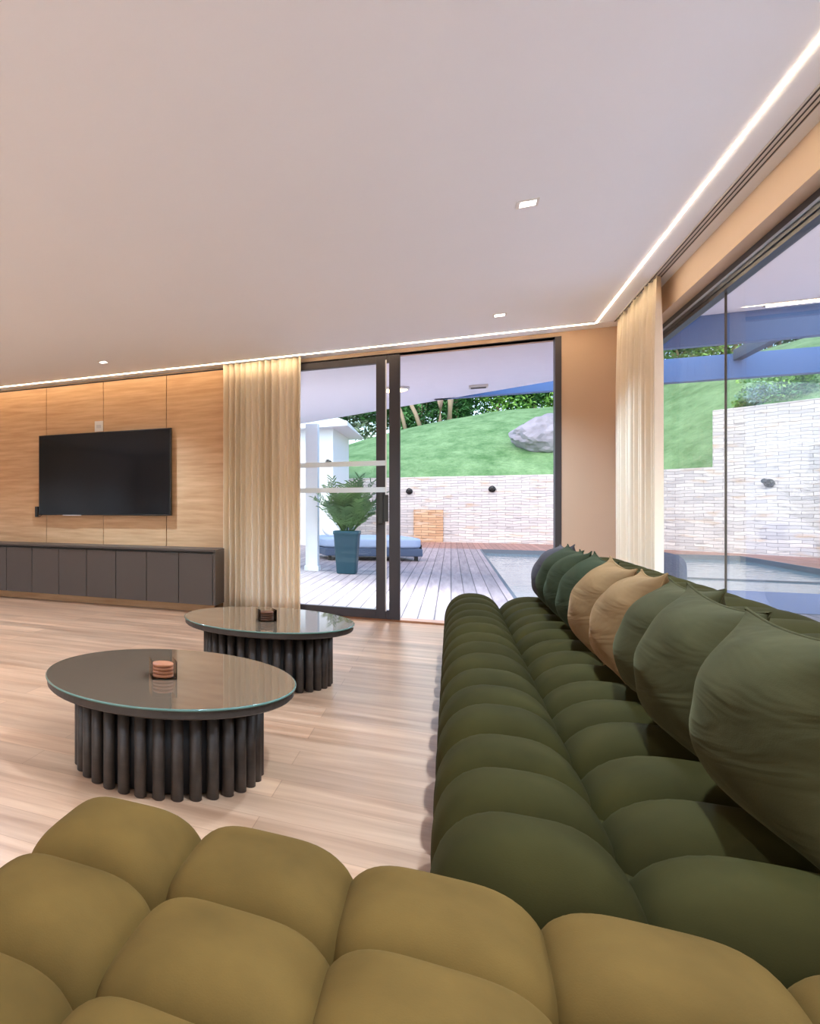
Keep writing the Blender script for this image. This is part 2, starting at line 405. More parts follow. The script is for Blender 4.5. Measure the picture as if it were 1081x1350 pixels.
# downlights
def downlight(x, y, label, z=CEIL, energy=365, col=(.60, .86, 1.16), grp='square ceiling downlights', ang=140):
    t = empty('downlight', (x, y, z), label, 'downlight', grp)
    fr = MB()
    r, w, d = .034, .012, .006
    fr.box(-r-w, r+w, -r-w, -r, -d, 0); fr.box(-r-w, r+w, r, r+w, -d, 0); fr.box(-r-w, -r, -r, r, -d, 0); fr.box(r, r+w, -r, r, -d, 0)
    fr.build('frame', M['white'], t)
    MB().box(-r, r, -r, r, -.003, 0).build('lens', M['ledc'], t)
    l = bpy.data.lights.new('spot_lamp', 'SPOT'); l.energy = energy; l.color = col; l.spot_size = math.radians(ang); l.spot_blend = .9; l.shadow_soft_size = .04
    lo = bpy.data.objects.new('spot_lamp', l); C.objects.link(lo); lo.parent = t; lo.location = (0, 0, -.02)
DL = {(0.335, 4.17): 'square white downlight in ceiling nearest the camera, above the sofa',
      (0.335, 6.47): 'small square downlight in ceiling just in front of the open doorway',
      (-3.17, 6.46): 'small square downlight in ceiling above the television'}
for x in (.335, -3.17, -6.6):
    for y in (6.47, 4.17, 1.87, -.43, -2.73):
        if x < -4 and y > 6: pass
        k = [v for kk, v in DL.items() if abs(kk[0]-x) < .02 and abs(kk[1]-y) < .02]
        downlight(x, y, k[0] if k else 'added square ceiling downlight beyond the picture edge', energy=240 if y > 6 else 365, ang=118 if y > 6 else 140)  # those beyond the picture edge are added to brighten the room

for (x, y, lb) in ((-4.2, 9.2, 0), (-4.2, 12.2, 0), (-7.5, 10, 0)):  # added lamps out of view, brighten the deck and soffit
    downlight(x, y, 'added square downlight under the porch roof hidden behind the cream curtain', 2.60, 1500, (.74, .89, 1.05), 'added porch downlights')
for (x, y) in ((4.2, 5.6), (4.2, 2.0), (7.5, 5.6), (4.2, -2)):  # more added lamps out of view, lifting the side porch
    downlight(x, y, 'added square downlight in the side porch ceiling beyond the picture edge', 2.87, 2300, (.74, .89, 1.05), 'added porch downlights')

struct(MB().box(-9, 3, -14, YR-.2, -.15, -.01).build('bounce_terrace', M['render']), 'added pale terrace behind the house', 'bounce_terrace')  # unseen slab added to bounce light onto the ceiling
# ------------------------------------------------------------------ window on the right
WX = 1.375
wf = MB()
wf.box(1.345, 1.405, YR, 7.0, 2.37, 2.45); wf.box(1.345, 1.405, YR, 7.0, 0, .06)
wf.box(1.345, 1.405, 6.94, 7.0, .06, 2.37); wf.box(1.345, 1.405, YR, YR+.06, .06, 2.37)
w1 = struct(wf.build('window_1', M['bluemetal']), 'dark metal frame of the long picture window', 'window')
MB().box(1.340, 1.346, YR, 7.0, 2.395, 2.41).build('frame_bead', plain('pale_blue_bead', (178, 194, 214), .3), w1)
MB().box(1.352, 1.398, YR, 7.0, 2.345, 2.37).build('frame_lip', M['black'], w1)
JY = 5.35
for a, b2 in ((JY+.004, 6.94), (2.2, JY-.004), (-1.2, 2.192), (YR+.06, -1.208)):
    MB().box(WX-.005, WX+.005, a, b2, .06, 2.345).build('pane', M['glass'], w1)
MB().box(WX-.005, WX+.005, JY-.0035, JY+.0035, .06, 2.345).build('glass_joint', M['cabinet'], w1)
# added rear window, lets daylight in to brighten the room
w2 = MB(); w2.box(-5.5, .2, YR-.13, YR-.07, 2.39, 2.45); w2.box(-5.5, .2, YR-.13, YR-.07, 0, .06)
for x in (-5.5, -3.62, -1.74, .14): w2.box(x, x+.06, YR-.13, YR-.07, .06, 2.39)
struct(w2.build('added_window', M['bluemetal']), 'added framed glazing in the rear wall', 'window')

# ------------------------------------------------------------------ sliding glass door
# fixed jamb and sill
jb = MB(); jb.box(.790, .835, YB-.005, YB+.12, 0, OZ); jb.box(OX0, .835, YB-.005, YB+.12, OZ-.0, OZ+.004)
struct(jb.build('trim_2', M['bronze']), 'dark metal jamb at the right of the open doorway', 'door jamb')
struct(MB().box(OX0, .79, YB-.01, YB+.17, 0, .02).build('trim_3', M['sill']), 'reddish timber threshold of the open doorway', 'threshold')
dl = MB()
DX0, DX1, DY0, DY1 = -1.46, -.425, YB-.03, YB+.03
dl.box(DX1-.095, DX1, DY0, DY1, .022, 2.585)
dl.box(DX1-.21, DX1-.125, DY0, DY1, .022, 2.585)
dl.box(DX0, DX0+.07, DY0, DY1, .022, 2.585)
dl.box(DX0+.07, DX1-.21, DY0, DY1, 2.515, 2.585); dl.box(DX0+.07, DX1-.21, DY0, DY1, .022, .11)
dl.box(DX1-.125, DX1-.095, DY0, DY1, 2.515, 2.585); dl.box(DX1-.125, DX1-.095, DY0, DY1, .022, .11)
d1 = struct(dl.build('door_1', M['bronze'], bevel=.003), 'dark framed sliding glass door, slid open at left', 'sliding door')
MB().box(DX0+.07, DX1-.21, YB-.004, YB+.004, .11, 2.515).build('door_pane', M['glass'], d1)
hd = MB(); hd.box(DX1-.195, DX1-.10, DY0-.02, DY0, .97, 1.23); hd.box(DX1-.185, DX1-.145, DY0-.05, DY0-.035, .95, 1.25)
hd.box(DX1-.175, DX1-.155, DY0-.04, DY0, 1.0, 1.02); hd.box(DX1-.175, DX1-.155, DY0-.04, DY0, 1.18, 1.2)
hd.build('door_handle', M['black'], d1, bevel=.003)
MB().box(DX1-.128, DX1-.117, DY0-.006, DY0, 1.23, 2.54).box(DX1-.128, DX1-.117, DY0-.006, DY0, .10, .97).build('bright_gap_strip', M['alu'], d1)  # pale strip standing in for the bright gap between the stiles
for z in (1.255, 1.515):
    MB().box(DX0+.07, DX1-.125, YB-.033, YB-.031, z, z+.05).build('glass_band', M['frost'], d1)

# ------------------------------------------------------------------ curtains
def curtain(name, length, z0, z1, amp, wl, seed, origin, along, normal):
    """pleated cloth; along/normal are unit 2D vectors"""
    r = random.Random(seed); n = int(length/ .006); nz = 14
    ph = 0; pts = []
    for i in range(n+1):
        s = length*i/n
        ph += 2*PI/(wl*(1+.12*math.sin(s*9.3+seed)+.08*math.sin(s*23.1)))*(length/n)
        pts.append((s, ph, 1+.35*math.sin(s*17+seed*2)))
    vs = []; fs = []
    for j in range(nz+1):
        v = j/nz; z = z1+(z0-z1)*v
        k = .55+.45*min(1, v*5)
        for s, p, a in pts:
            d = amp*a*k*(math.sin(p)+.25*math.sin(2*p+.7+v*.4))
            ds = .008*math.cos(p)*k
            x = origin[0]+along[0]*(s+ds)+normal[0]*d; y = origin[1]+along[1]*(s+ds)+normal[1]*d
            vs.append((x, y, z))
    W = n+1
    for j in range(nz):
        for i in range(n): fs.append((j*W+i, j*W+i+1, (j+1)*W+i+1, (j+1)*W+i))
    o = MB().add(vs, fs, True).build(name, M['curtain'])
    sm = o.modifiers.new('cloth', 'SOLIDIFY'); sm.thickness = .0015
    return o
o = curtain('curtain', .80, .012, 2.635, .034, .066, 3, (-2.115, 7.235), (1, 0), (0, -1))
tag(o, 'cream pleated sheer curtain between oak panels and glass door', 'curtain', 'cream pleated curtains')
o = curtain('curtain', 1.22, .012, 2.632, .040, .085, 5, (1.185, 5.86), (0, 1), (-1, 0))
tag(o, 'cream pleated curtain gathered in the corner beside picture window, behind the sofa', 'curtain', 'cream pleated curtains')

# ------------------------------------------------------------------ television and wall bits
tv = empty('television', (-3.575, PY, 1.015), 'large black flat television mounted on the oak panels', 'television')
MB().box(-.865, .865, -.075, -.035, 0, .985).build('housing', M['black'], tv, bevel=.004)
MB().box(-.853, .853, -.0765, -.0745, .016, .973).build('screen', M['screen'], tv)
MB().box(-.35, .35, -.035, 0, .25, .7).build('wall_bracket', M['black'], tv)
MB().box(-.52, -.27, -.078, -.07, -.004, .004).build('badge_strip', M['alu'], tv)
o = empty('outlet_plate', (-3.64+.0, PY, 2.085), 'small white outlet plate on oak wall just above the television', 'outlet')
MB().box(-.055, .055, -.010, 0, -.07, .055).build('plate', M['white'], o, bevel=.002)
MB().box(-.03, .03, -.013, -.009, -.03, .01).build('socket', M['alu'], o)
o = empty('signal_receiver', (-4.50, PY, .99), 'small black receiver box hanging at the television lower left corner', 'receiver')
MB().box(-.022, .018, -.035, 0, -.0, .13).build('case', M['black'], o, bevel=.003)
MB().tube([(0, -.015, .02), (.03, -.02, .0), (.08, -.02, .03)], .004).build('cable', M['black'], o)

# floating media cabinet
CX1, CY0, CZ0, CZ1 = -2.10, 6.90, .095, .672
cb = empty('media_cabinet', (CX1, CY0, 0), 'long low graphite media cabinet floating under the television', 'cabinet')
CL = -5.9
MB().box(CL, 0, -.012, PY-CY0, CZ1-.022, CZ1).build('worktop', M['cabinet'], cb, bevel=.002)
MB().box(-.028, 0, 0, PY-CY0, CZ0, CZ1-.022).box(CL, -.0285, .03, PY-CY0, CZ0, CZ0+.02).box(CL, CL+.02, 0, PY-CY0, CZ0+.02, CZ1-.022).box(CL+.02, -.0285, PY-CY0-.02, PY-CY0, CZ0+.02, CZ1-.022).build('carcass', M['cabinet'], cb, bevel=.0015)
MB().box(CL+.02, -.029, .022, .026, CZ0+.02, CZ1-.022).build('shadow_gap', M['cabdark'], cb)
x = -.03
for k in range(16):
    MB().box(x-.3625, x-.0025, 0, .019, CZ0, CZ1-.046).build('door', M['cabinet'], cb, bevel=.0015)
    x -= .3665
MB().box(CL+.1, -.06, .16, .19, 0, CZ0).build('plinth', M['panel'], cb)

# ------------------------------------------------------------------ coffee tables
TR, TH = .525, .385
def make_table():
    t = empty('coffee_table', (-1.062, 2.793, 0), 'round glass-topped coffee table with dark ribbed drum base, nearer of the two', 'coffee table', 'round coffee tables')
    MB().lathe([(0, TH-.010), (TR-.003, TH-.010), (TR, TH-.007), (TR, TH-.003), (TR-.003, TH), (0, TH)], n=96, smooth=False).build('glass_top', M['tabletop'], t); gt = t.children[0] if t.children else [c for c in bpy.data.objects if c.parent == t][0]
    MB().lathe([(TR-.001, TH-.0095), (TR+.0012, TH-.007), (TR+.0012, TH-.003), (TR-.001, TH-.0005)], n=96).build('glass_rim', M['gedge'], gt)
    MB().lathe([(0, TH-.042), (TR-.012, TH-.042), (TR-.006, TH-.036), (TR-.006, TH-.0105), (0, TH-.0105)], n=96, smooth=False).build('top_board', M['dwood'], t)
    MB().lathe([(0, .012), (.352, .012), (.352, TH-.043), (0, TH-.043)], n=72).build('inner_drum', M['cabdark'], t)
    p = MB().lathe([(0, 0), (.0205, 0), (.0235, .003), (.0235, TH-.043), (0, TH-.043)], n=14)
    first = None
    for k in range(34):
        a = 2*PI*k/34
        if first is None: o = first = p.build('post', M['dwood'], t)
        else: o = first.copy(); C.objects.link(o)
        o.parent = t; o.location = (.377*math.cos(a), .377*math.sin(a), 0)
    return t
t1 = make_table()
t2 = copy_tree(t1); t2.location = (-1.04, 4.53, 0); t2.rotation_euler = (0, 0, .1)
t2['label'] = 'round glass-topped coffee table farther away, nearer the glass door'

def coaster_set(loc, rz, woodm, label):
    t = empty('coaster_holder', loc, label, 'coaster holder', 'coaster holders', rz)
    w, h, th = .052, .075, .003
    a = MB(); a.box(-w, w, -w, w, 0, th); a.box(-w, w, -w, -w+th, th, h); a.box(-w, w, w-th, w, th, h); a.box(-w, -w+th, -w+th, w-th, th, h); a.box(w-th, w, -w+th, w-th, th, h)
    a.build('acrylic_box', M['acrylic'], t)
    for k in range(4):
        MB().lathe([(0, 0), (.043, 0), (.045, .002), (.045, .010), (.043, .012), (0, .012)], n=40).build('coaster', woodm, t, loc=(0, 0, th+.0005+k*.0145))
    return t
coaster_set((-1.06, 2.735, TH), .52, M['coaster'], 'clear box of reddish wooden coasters on the nearer coffee table')
coaster_set((-1.02, 4.43, TH), .52, M['coasterd'], 'clear box of dark brown coasters on the farther coffee table')

# ------------------------------------------------------------------ sofa
def jit(a): return random.uniform(-a, a)
PITCH = .298
sofa = empty('modular_sofa', (0, 1.48, 0), 'long olive green tufted velvet sofa running along the picture window', 'sofa')
N_MOD = 5
for mdl in range(N_MOD):
    y0 = mdl*.894
    s = MB(); bk = MB()
    s.box(.06, .70, y0+.06, y0+.834, .05, .345)
    bk.box(.74, 1.02, y0+.06, y0+.834, .06, .60)
    for r in range(3):
        yc = y0+.447+(r-1)*.286
        for (xa, xb, zt) in ((-.045, .300, .482), (.300, .70, .476)):
            hx = (xb-xa)/2*1.13 if xa > 0 else (xb-xa)/2*1.06
            s.puff(((xa+xb)/2+(0 if xa > 0 else .012), yc+jit(.004), .255), (hx, .144*1.10, zt-.255+jit(.004)), p=4.2, q=2.25)
        s.puff((.10, yc, .17), (.125, .149*1.1, .155), p=4, q=2.8, n=9)       # lower front cells
        bk.puff((.875, yc+jit(.004), .60), (.205, .149*1.13, .172), p=3.2, q=2.3)
        bk.puff((.90, yc, .30), (.16, .149*1.1, .25), p=4, q=2.8, n=9)
    # end cells of lower side
    s.build('seat_module', M['sofa'], sofa); bk.build('backrest', M['sofa'], sofa)
for y in (.12, 4.34):
    for x in (.10, .95): MB().lathe([(0, 0), (.025, 0), (.025, .06), (0, .06)], n=16).build('foot', M['black'], sofa, loc=(x, y, 0))

ott = empty('tufted_ottoman', (-.765, 1.48, 0), 'khaki tufted velvet ottoman sections across the bottom of the picture', 'ottoman')
for mdl in range(2):
    x0 = mdl*.90
    s = MB(); s.box(x0+.06, x0+.84, -1.40, -.08, .05, .345)
    for c in range(3):
        for r in range(5):
            xc = x0+.15+c*.30; yc = -.148-r*.293
            s.puff((xc+jit(.004), yc+jit(.004), .30), (.150*1.13, .1465*1.13, .150+jit(.004)), p=4.5, q=2.5, n=18)
            if r in (0, 4) or (c == 0 and mdl == 0) or (c == 2 and mdl == 1):
                s.puff((xc, yc, .16), (.150*1.08, .1465*1.08, .15), p=4, q=2.8, n=9)
    s.build('seat_module', M['otto'], ott)
for x in (.12, 1.68):
    for y in (-1.3, -.15): MB().lathe([(0, 0), (.025, 0), (.025, .06), (0, .06)], n=16).build('foot', M['black'], ott, loc=(x, y, 0))

# ------------------------------------------------------------------ cushions
def cushion(i, y, x, z, tilt, yaw, roll, hs, th, mat, label, hv=.215):
    n = 40; r = random.Random(100+i)
    ph = [r.uniform(0, 6.28) for _ in range(8)]
    vs = []; fs = []
    tilt = (.10, .17)[i] if i < 2 else tilt
    t = empty('throw_cushion', (x, y, z), label, 'cushion', 'throw cushions along the sofa back')
    def P(u, v, side):
        # u,v in -1..1 ; pinch edges in, leave pointed corners
        eu = 1-.085*(1-v*v)**1.0 * 0 
        px = u*hs*(1-.12*(1-abs(v)**2.2)*abs(u)**3) ; pz = v*hv*(1-.12*(1-abs(u)**2.2)*abs(v)**3)
        prof = max(0, (1-abs(u)**2.1))**.66*max(0, (1-abs(v)**2.1))**.66*(1-.35*(u*v)**2)
        d = th*prof
        # gathers running in from the corners and edges
        e = max(abs(u), abs(v))
        rad = math.atan2(v, u)
        w = .0
        for k in range(3):
            w += math.sin((7+5*k)*rad+ph[k]+2.5*e)/(1+k)
        d += .004*w*(e**2)*abs(u*v)*2*(1-e**6)*(1 if prof > 0 else 0)
        w2 = math.sin(9*v+4*u+ph[4]+1.5*math.sin(3*u+ph[5]))
        d += .003*w2*prof
        return (px, -side*d, pz + hv)
    for side in (1, -1):
        for j in range(n+1):
            for k in range(n+1):
                u = math.sin((k/n*2-1)*PI/2*.999); v = math.sin((j/n*2-1)*PI/2*.999)
                vs.append(P(u, v, side))
    W = n+1; off = W*W
    for j in range(n):
        for k in range(n):
            a = j*W+k
            fs.append((a, a+1, a+W+1, a+W)); fs.append((off+a, off+a+W, off+a+W+1, off+a+1))
    mb = MB().add(vs, fs, True)
    # local frame: width along x, front = -y. rotate so front faces -X
    Rm = Euler((0, 0, -PI/2+yaw)).to_matrix().to_4x4() @ Euler((-tilt, 0, 0)).to_matrix().to_4x4() @ Matrix.Translation((0, 0, hv)) @ Euler((0, roll, 0)).to_matrix().to_4x4() @ Matrix.Translation((0, 0, -hv))
    mb.v = [tuple(Rm @ Vector(p)) for p in mb.v]
    o = mb.build('cover', mat, t)
    bmm = bmesh.new(); bmm.from_mesh(o.data); bmesh.ops.remove_doubles(bmm, verts=bmm.verts, dist=.0004); bmm.to_mesh(o.data); bmm.free()
    # piped seam
    pts = []
    q = 24
    for (a, b2) in (((-1, -1), (1, -1)), ((1, -1), (1, 1)), ((1, 1), (-1, 1)), ((-1, 1), (-1, -1))):
        for k in range(q):
            s_ = k/q; u = a[0]+(b2[0]-a[0])*s_; v = a[1]+(b2[1]-a[1])*s_
            px, _, pz = P(u, v, 1); pts.append(tuple(Rm @ Vector((px, 0, pz))))
    pts.append(pts[0])
    MB().tube(pts, .0035, 6).build('seam', mat, t)
    return t
L9 = ['grey-green velvet cushion nearest the camera, cut by the right edge',
      'grey-green velvet cushion standing second from the camera',
      'grey-green velvet cushion third from the camera, beside a tan one',
      'tan velvet cushion nearer of the two tan ones',
      'tan velvet cushion farther of the two tan ones',
      'deep green cushion directly behind the farther tan cushion',
      'deep green cushion second beyond the tan pair',
      'deep green cushion last but one at the far sofa end',
      'cushion tinted dusky grey as edge light, at the far end of the row by the doorway']
spec = [(1.90, .30, M['cush_g']), (2.44, .275, M['cush_g']), (2.92, .265, M['cush_g']), (3.36, .26, M['cush_t']), (3.86, .265, M['cush_t']),
        (4.36, .26, M['cush_d']), (4.82, .255, M['cush_d']), (5.24, .255, M['cush_d']), (5.62, .25, M['cush_p'])]
for i, (y, hs, mt) in enumerate(spec):
    cushion(i, y, .555+jit(.01), .445, .26+jit(.03), jit(.06), jit(.05), hs*.94 if i else .27, .135, mt, L9[i])

# ------------------------------------------------------------------ outside: deck, pool
def top(o): return o
dk = MB()
dk.prism([(-14, 7.40), (.66, 7.40), (.66, 21.5), (-14, 21.5)], -.15, -.0)
o = struct(dk.build('deck', M['deck']), 'grey-brown timber deck outside the doorway', 'deck')
o = struct(MB().box(.66, 5.8, 7.40, 10.0, -.15, -.0).build('deck_porch', M['deck']), 'grey timber porch deck outside the long window', 'deck')
struct(MB().box(1.42, 5.8, -6, 7.40, -.15, 0).build('deck_side', M['deck']), 'grey timber deck along the side window', 'deck')
dr = MB().box(-14, 5.8, 21.5, 25.6, -.15, 0.0).prism([(5.8, -6), (24, -6), (24, 5), (5.8, 25.6)], -.15, 0)
struct(dr.build('deck_strip', M['deckred']), 'reddish timber strip between pool and stone wall', 'deck')
struct(MB().box(.70, 5.76, 10.04, 21.46, -.5, -.10).build('water', M['water']), 'pool water reflecting the stone wall', 'water')
cp = MB(); cp.box(.66, .70, 10.0, 21.5, -.15, .004); cp.box(5.76, 5.8, 10.0, 21.5, -.15, .004); cp.box(.70, 5.76, 10.0, 10.04, -.15, .004); cp.box(.70, 5.76, 21.46, 21.5, -.15, .004)
struct(cp.build('pool_coping', M['coping']), 'dark edge around the pool', 'pool edge')
struct(MB().box(2.4, 5.76, 10.04, 12.8, -.5, -.03).build('pool_ledge', M['bluetile']), 'flat blue tiled ledge in the near part of the pool', 'pool ledge')
struct(MB().box(2.4, 5.76, 15.45, 15.6, -.5, -.085).build('pool_divider', M['coping']), 'thin dark divider line across the pool', 'pool edge')
gr = MB().prism([(-60, -40), (60, -40), (60, 90), (-60, 90)], -.8, -.52)
struct(gr.build('ground', M['grass']), 'grass ground under the hill', 'ground')

# stone wall: straight run, then turning towards the house, with a raised section
wall = empty('stone_wall', (3.2, 25.5, 0), 'white split-face stone retaining wall below the grass bank', 'wall'); wall['kind'] = 'structure'
MB().box(-17.5, 0, 0, .5, -.1, 2.13).build('wall_run', M['stone'], wall)
c45 = MB()
o = MB().box(0, 3.50, 0, .5, -.1, 2.13).build('wall_run', M['stone'], wall); o.rotation_euler = (0, 0, -PI/4)
o = MB().box(3.50, 24, 0, .5, -.1, 3.55).build('raised_wall', M['stone'], wall); o.rotation_euler = (0, 0, -PI/4)
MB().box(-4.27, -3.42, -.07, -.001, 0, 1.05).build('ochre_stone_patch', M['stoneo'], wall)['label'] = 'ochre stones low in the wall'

def spotlamp(loc, rz, label):
    t = empty('wall_light', loc, label, 'wall light', 'dark round lights on the garden walls', rz)
    Rx = Euler((PI/2, 0, 0)).to_matrix().to_4x4()
    MB().lathe([(0, 0), (.10, 0), (.10, .03), (.07, .05), (0, .05)], n=20, M=Rx).build('backplate', M['black'], t)
    MB().lathe([(0, 0), (.055, 0), (.055, .16), (.045, .17), (0, .17)], n=16, M=Euler((PI/2.6, 0, 0)).to_matrix().to_4x4()).build('lamp_head', M['black'], t, loc=(0, -.05, 0))
spotlamp((-1.2, 25.495, 1.66), 0, 'small dark light on stone wall just right of the sliding door stile')
spotlamp((1.12, 25.495, 1.70), 0, 'small dark light on the stone wall seen in the middle of open doorway')
# on the 45 degree run: hit of pixel (1015,637)
dx = 1015-75; ddx, ddy = -450+.866*dx, 779.4+.5*dx; tt = 28.7/(ddx+ddy)
spotlamp((ddx*tt-.01, ddy*tt-.01, 1.1+33*tt), -PI/4, 'small dark light on stone wall seen through the picture window')

# hill
RX = [(-14, 3.0), (-8, 3.2), (-4.7, 3.72), (-2, 4.5), (0, 4.86), (1.6, 5.05), (3.8, 5.12), (7.2, 6.1), (12, 6.8), (24, 7)]
def ridge(x):
    for (a, za), (b_, zb) in zip(RX, RX[1:]):
        if x <= b_: 
            k = max(0, (x-a)/(b_-a)); return za+(zb-za)*k
    return RX[-1][1]
from mathutils import noise
def hill_z(x, y):
    d = max(y-25.7, (x+y-28.98)/1.4142)
    base = 2.02
    if x+y-28.98 > 0 and (x-y+22.3)/1.4142 > 3.5: base = min(3.35, 2.02+ ((x-y+22.3)/1.4142-3.5)*2.2)
    k = max(0, min(1, d/8.3)); k = math.sin(k*PI/2)**.9
    z = base+(ridge(x)-base)*k
    if d > 8.3: z -= (d-8.3)*.06
    return z + .10*noise.noise(Vector((x*.35, y*.35, 0)))*min(1, d*.5) + .02*noise.noise(Vector((x*2.2, y*2.2, 3)))*min(1, d)
vs = []; fs = []; ids = {}
st = .22
nx, ny = int(38/st), int(28/st)
for j in range(ny+1):
    for i in range(nx+1):
        x, y = -14+i*st, 17.2+j*st
        d = max(y-25.7, (x+y-28.98)/1.4142)
        if d > -.12:
            ids[(i, j)] = len(vs); vs.append((x, y, hill_z(x, y)))
for j in range(ny):
    for i in range(nx):
        q = [(i, j), (i+1, j), (i+1, j+1), (i, j+1)]
        if all(k in ids for k in q): fs.append(tuple(ids[k] for k in q))
struct(MB().add(vs, fs, True).build('hill', M['grass']), 'green grass bank rising behind the stone wall', 'hill')

# rock on the bank: around pixel (707,573)
def onray(px, py, Y=None, X=None):
    dx = px-75; a, b_ = -450+.8660*dx, 779.4+.5*dx
    t = Y/b_ if Y is not None else X/a
    return Vector((a*t, b_*t, H+(670-py)*t))
def onhill(px, py):
    y = 26.0
    while y < 36:
        q = onray(px, py, Y=y)
        if q.z <= hill_z(q.x, q.y): return q
        y += .05
    return q
p = onhill(716, 590)
rk = bmesh.new(); bmesh.ops.create_icosphere(rk, subdivisions=4, radius=1)
for v in rk.verts:
    c = v.co.copy(); f = 1+.28*noise.noise(c*1.3+Vector((4, 1, 2)))+.12*noise.noise(c*3.1)+.05*noise.noise(c*8)
    v.co = Vector((c.x*.85, c.y*.75, c.z*.66))*f
    if v.co.x < 0: v.co.z *= 1-.35*min(1, -v.co.x)
me = bpy.data.meshes.new('boulder'); rk.to_mesh(me); rk.free(); me.materials.append(M['rock'])
o = bpy.data.objects.new('boulder', me); C.objects.link(o); o.location = (p.x, p.y, hill_z(p.x, p.y)+.38)
tag(o, 'big pale grey boulder set in the grass bank', 'rock')

# leafy things
def leaves(cnt, rad, size, seed, centre, surf=.55, elong=1.0, droop=0):
    r = random.Random(seed); mb = MB()
    lumps = [(Vector((r.uniform(-.6, .6)*rad[0], r.uniform(-.6, .6)*rad[1], r.uniform(-.6, .6)*rad[2])), r.uniform(.45, .75)) for _ in range(9)]
    for _ in range(cnt):
        lc, lr = r.choice(lumps)
        d = Vector((r.gauss(0, 1), r.gauss(0, 1), r.gauss(0, 1))).normalized()
        k = surf+(1-surf)*r.random()
        p = lc+Vector((d.x*rad[0], d.y*rad[1], d.z*rad[2]))*lr*k
        s = size*r.uniform(.6, 1.3)
        R = Euler((r.uniform(-1, 1), r.uniform(-1, 1), r.uniform(0, 6.28))).to_matrix()
        q = [R @ Vector(c) for c in ((-s*elong, 0, 0), (0, -s*.42, s*.1), (s*elong, 0, -s*droop), (0, s*.42, s*.1))]
        mb.add([Vector(centre)+p+c for c in q], [(0, 1, 2, 3)])
    return mb
def shrub(name, loc, rad, mat, label, group, seed, cnt=2600, size=.12, trunk=False):
    t = empty(name, loc, label, 'shrub' if not trunk else 'tree', group)
    zc = rad[2]*.95 + (1.6 if trunk else 0)
    leaves(cnt, rad, size, seed, (0, 0, zc)).build('foliage', mat, t)
    st = MB(); r = random.Random(seed)
    for k in range(4 if not trunk else 1):
        a = r.uniform(0, 6.28); e_ = .25*rad[0]
        st.tube([(0, 0, -.3), (e_*.4*math.cos(a), e_*.4*math.sin(a), zc*.5), (e_*math.cos(a), e_*math.sin(a), zc*1.1)], [.05 if not trunk else .11, .04 if not trunk else .09, .015], 7)
    st.build('stem', M['bark'], t)
    return t
# hedge of bushes behind the crest
hx = [(-1.2, 36.2, 'leaf_b'), (.3, 35.6, 'leaf_b'), (1.7, 35.8, 'leaf_a'), (3.0, 35.7, 'leaf_b'), (4.4, 35.5, 'leaf_a'), (5.8, 35.7, 'leaf_a')]
hl = ['dark shrub behind the crest near the leaning trunks', 'dark shrub behind the upright pale trunks', 'bright shrub on crest right of the trunks', 'dark green shrub on crest middle of the hedge',
      'bright green shrub on crest above the boulder', 'bright green shrub on crest at the right of the doorway view']
for i, (x, y, mt) in enumerate(hx):
    shrub('hedge_shrub', (x, y, hill_z(x, y)-.2), (1.15, .9, 1.7), M[mt], hl[i], 'shrubs along the crest', 20+i, 5200, .11)
# trees to fill behind
for i, (x, y, mt, lb) in enumerate([(-6.9, 38, 'leaf_d', 'greyish tree behind the white building'), (-4.9, 37.4, 'leaf_d', 'greyish leafy tree at left behind the glass door'), (-3.3, 38.4, 'leaf_b', 'dark tree left of the door stile'), (-1.6, 39, 'leaf_b', 'dark tree behind the leaning pale trunks'),
                                    (.6, 39.5, 'leaf_b', 'tall dark tree behind the upright trunks'), (3.2, 40, 'leaf_b', 'tall dark tree behind hedge middle'), (6.2, 40, 'leaf_a', 'tall bright tree behind the boulder')]):
    shrub('garden_tree', (x, y, hill_z(x, y)-.3), (1.9, 1.6, 2.3), M[mt], lb, 'trees behind the crest', 50+i, 5200, .16, True)
# pale trunks
def trunk(p0, p1, r, label):
    a, b_ = Vector(p0), Vector(p1); mid = (a+b_)/2+Vector((.06, 0, 0))
    t = MB().tube([tuple(a-a), tuple(mid-a), tuple(b_-a)], [r, r*.9, r*.8], 12).build('tree_trunk', M['bark'], loc=a)
    tag(t, label, 'tree trunk', 'pale trunks on the crest')
def tr_at(px0, py0, px1, py1, r, label, Y=34.2):
    a = onray(px0, py0, Y=Y); b_ = onray(px1, py1, Y=Y); a.z = hill_z(a.x, a.y)-.1; b_.z += .8 if abs(px0-px1) < 4 else 0
    trunk(a, b_, r, label)
tr_at(580, 556, 577, 520, .13, 'left one of the two upright pale trunks on the crest')
tr_at(592, 555, 592, 520, .13, 'right one of the two upright pale trunks on the crest')
tr_at(556, 560, 535, 520, .09, 'pale trunk leaning left on the crest')
tr_at(536, 564, 520, 522, .08, 'thin pale leaning trunk next to the door stile')
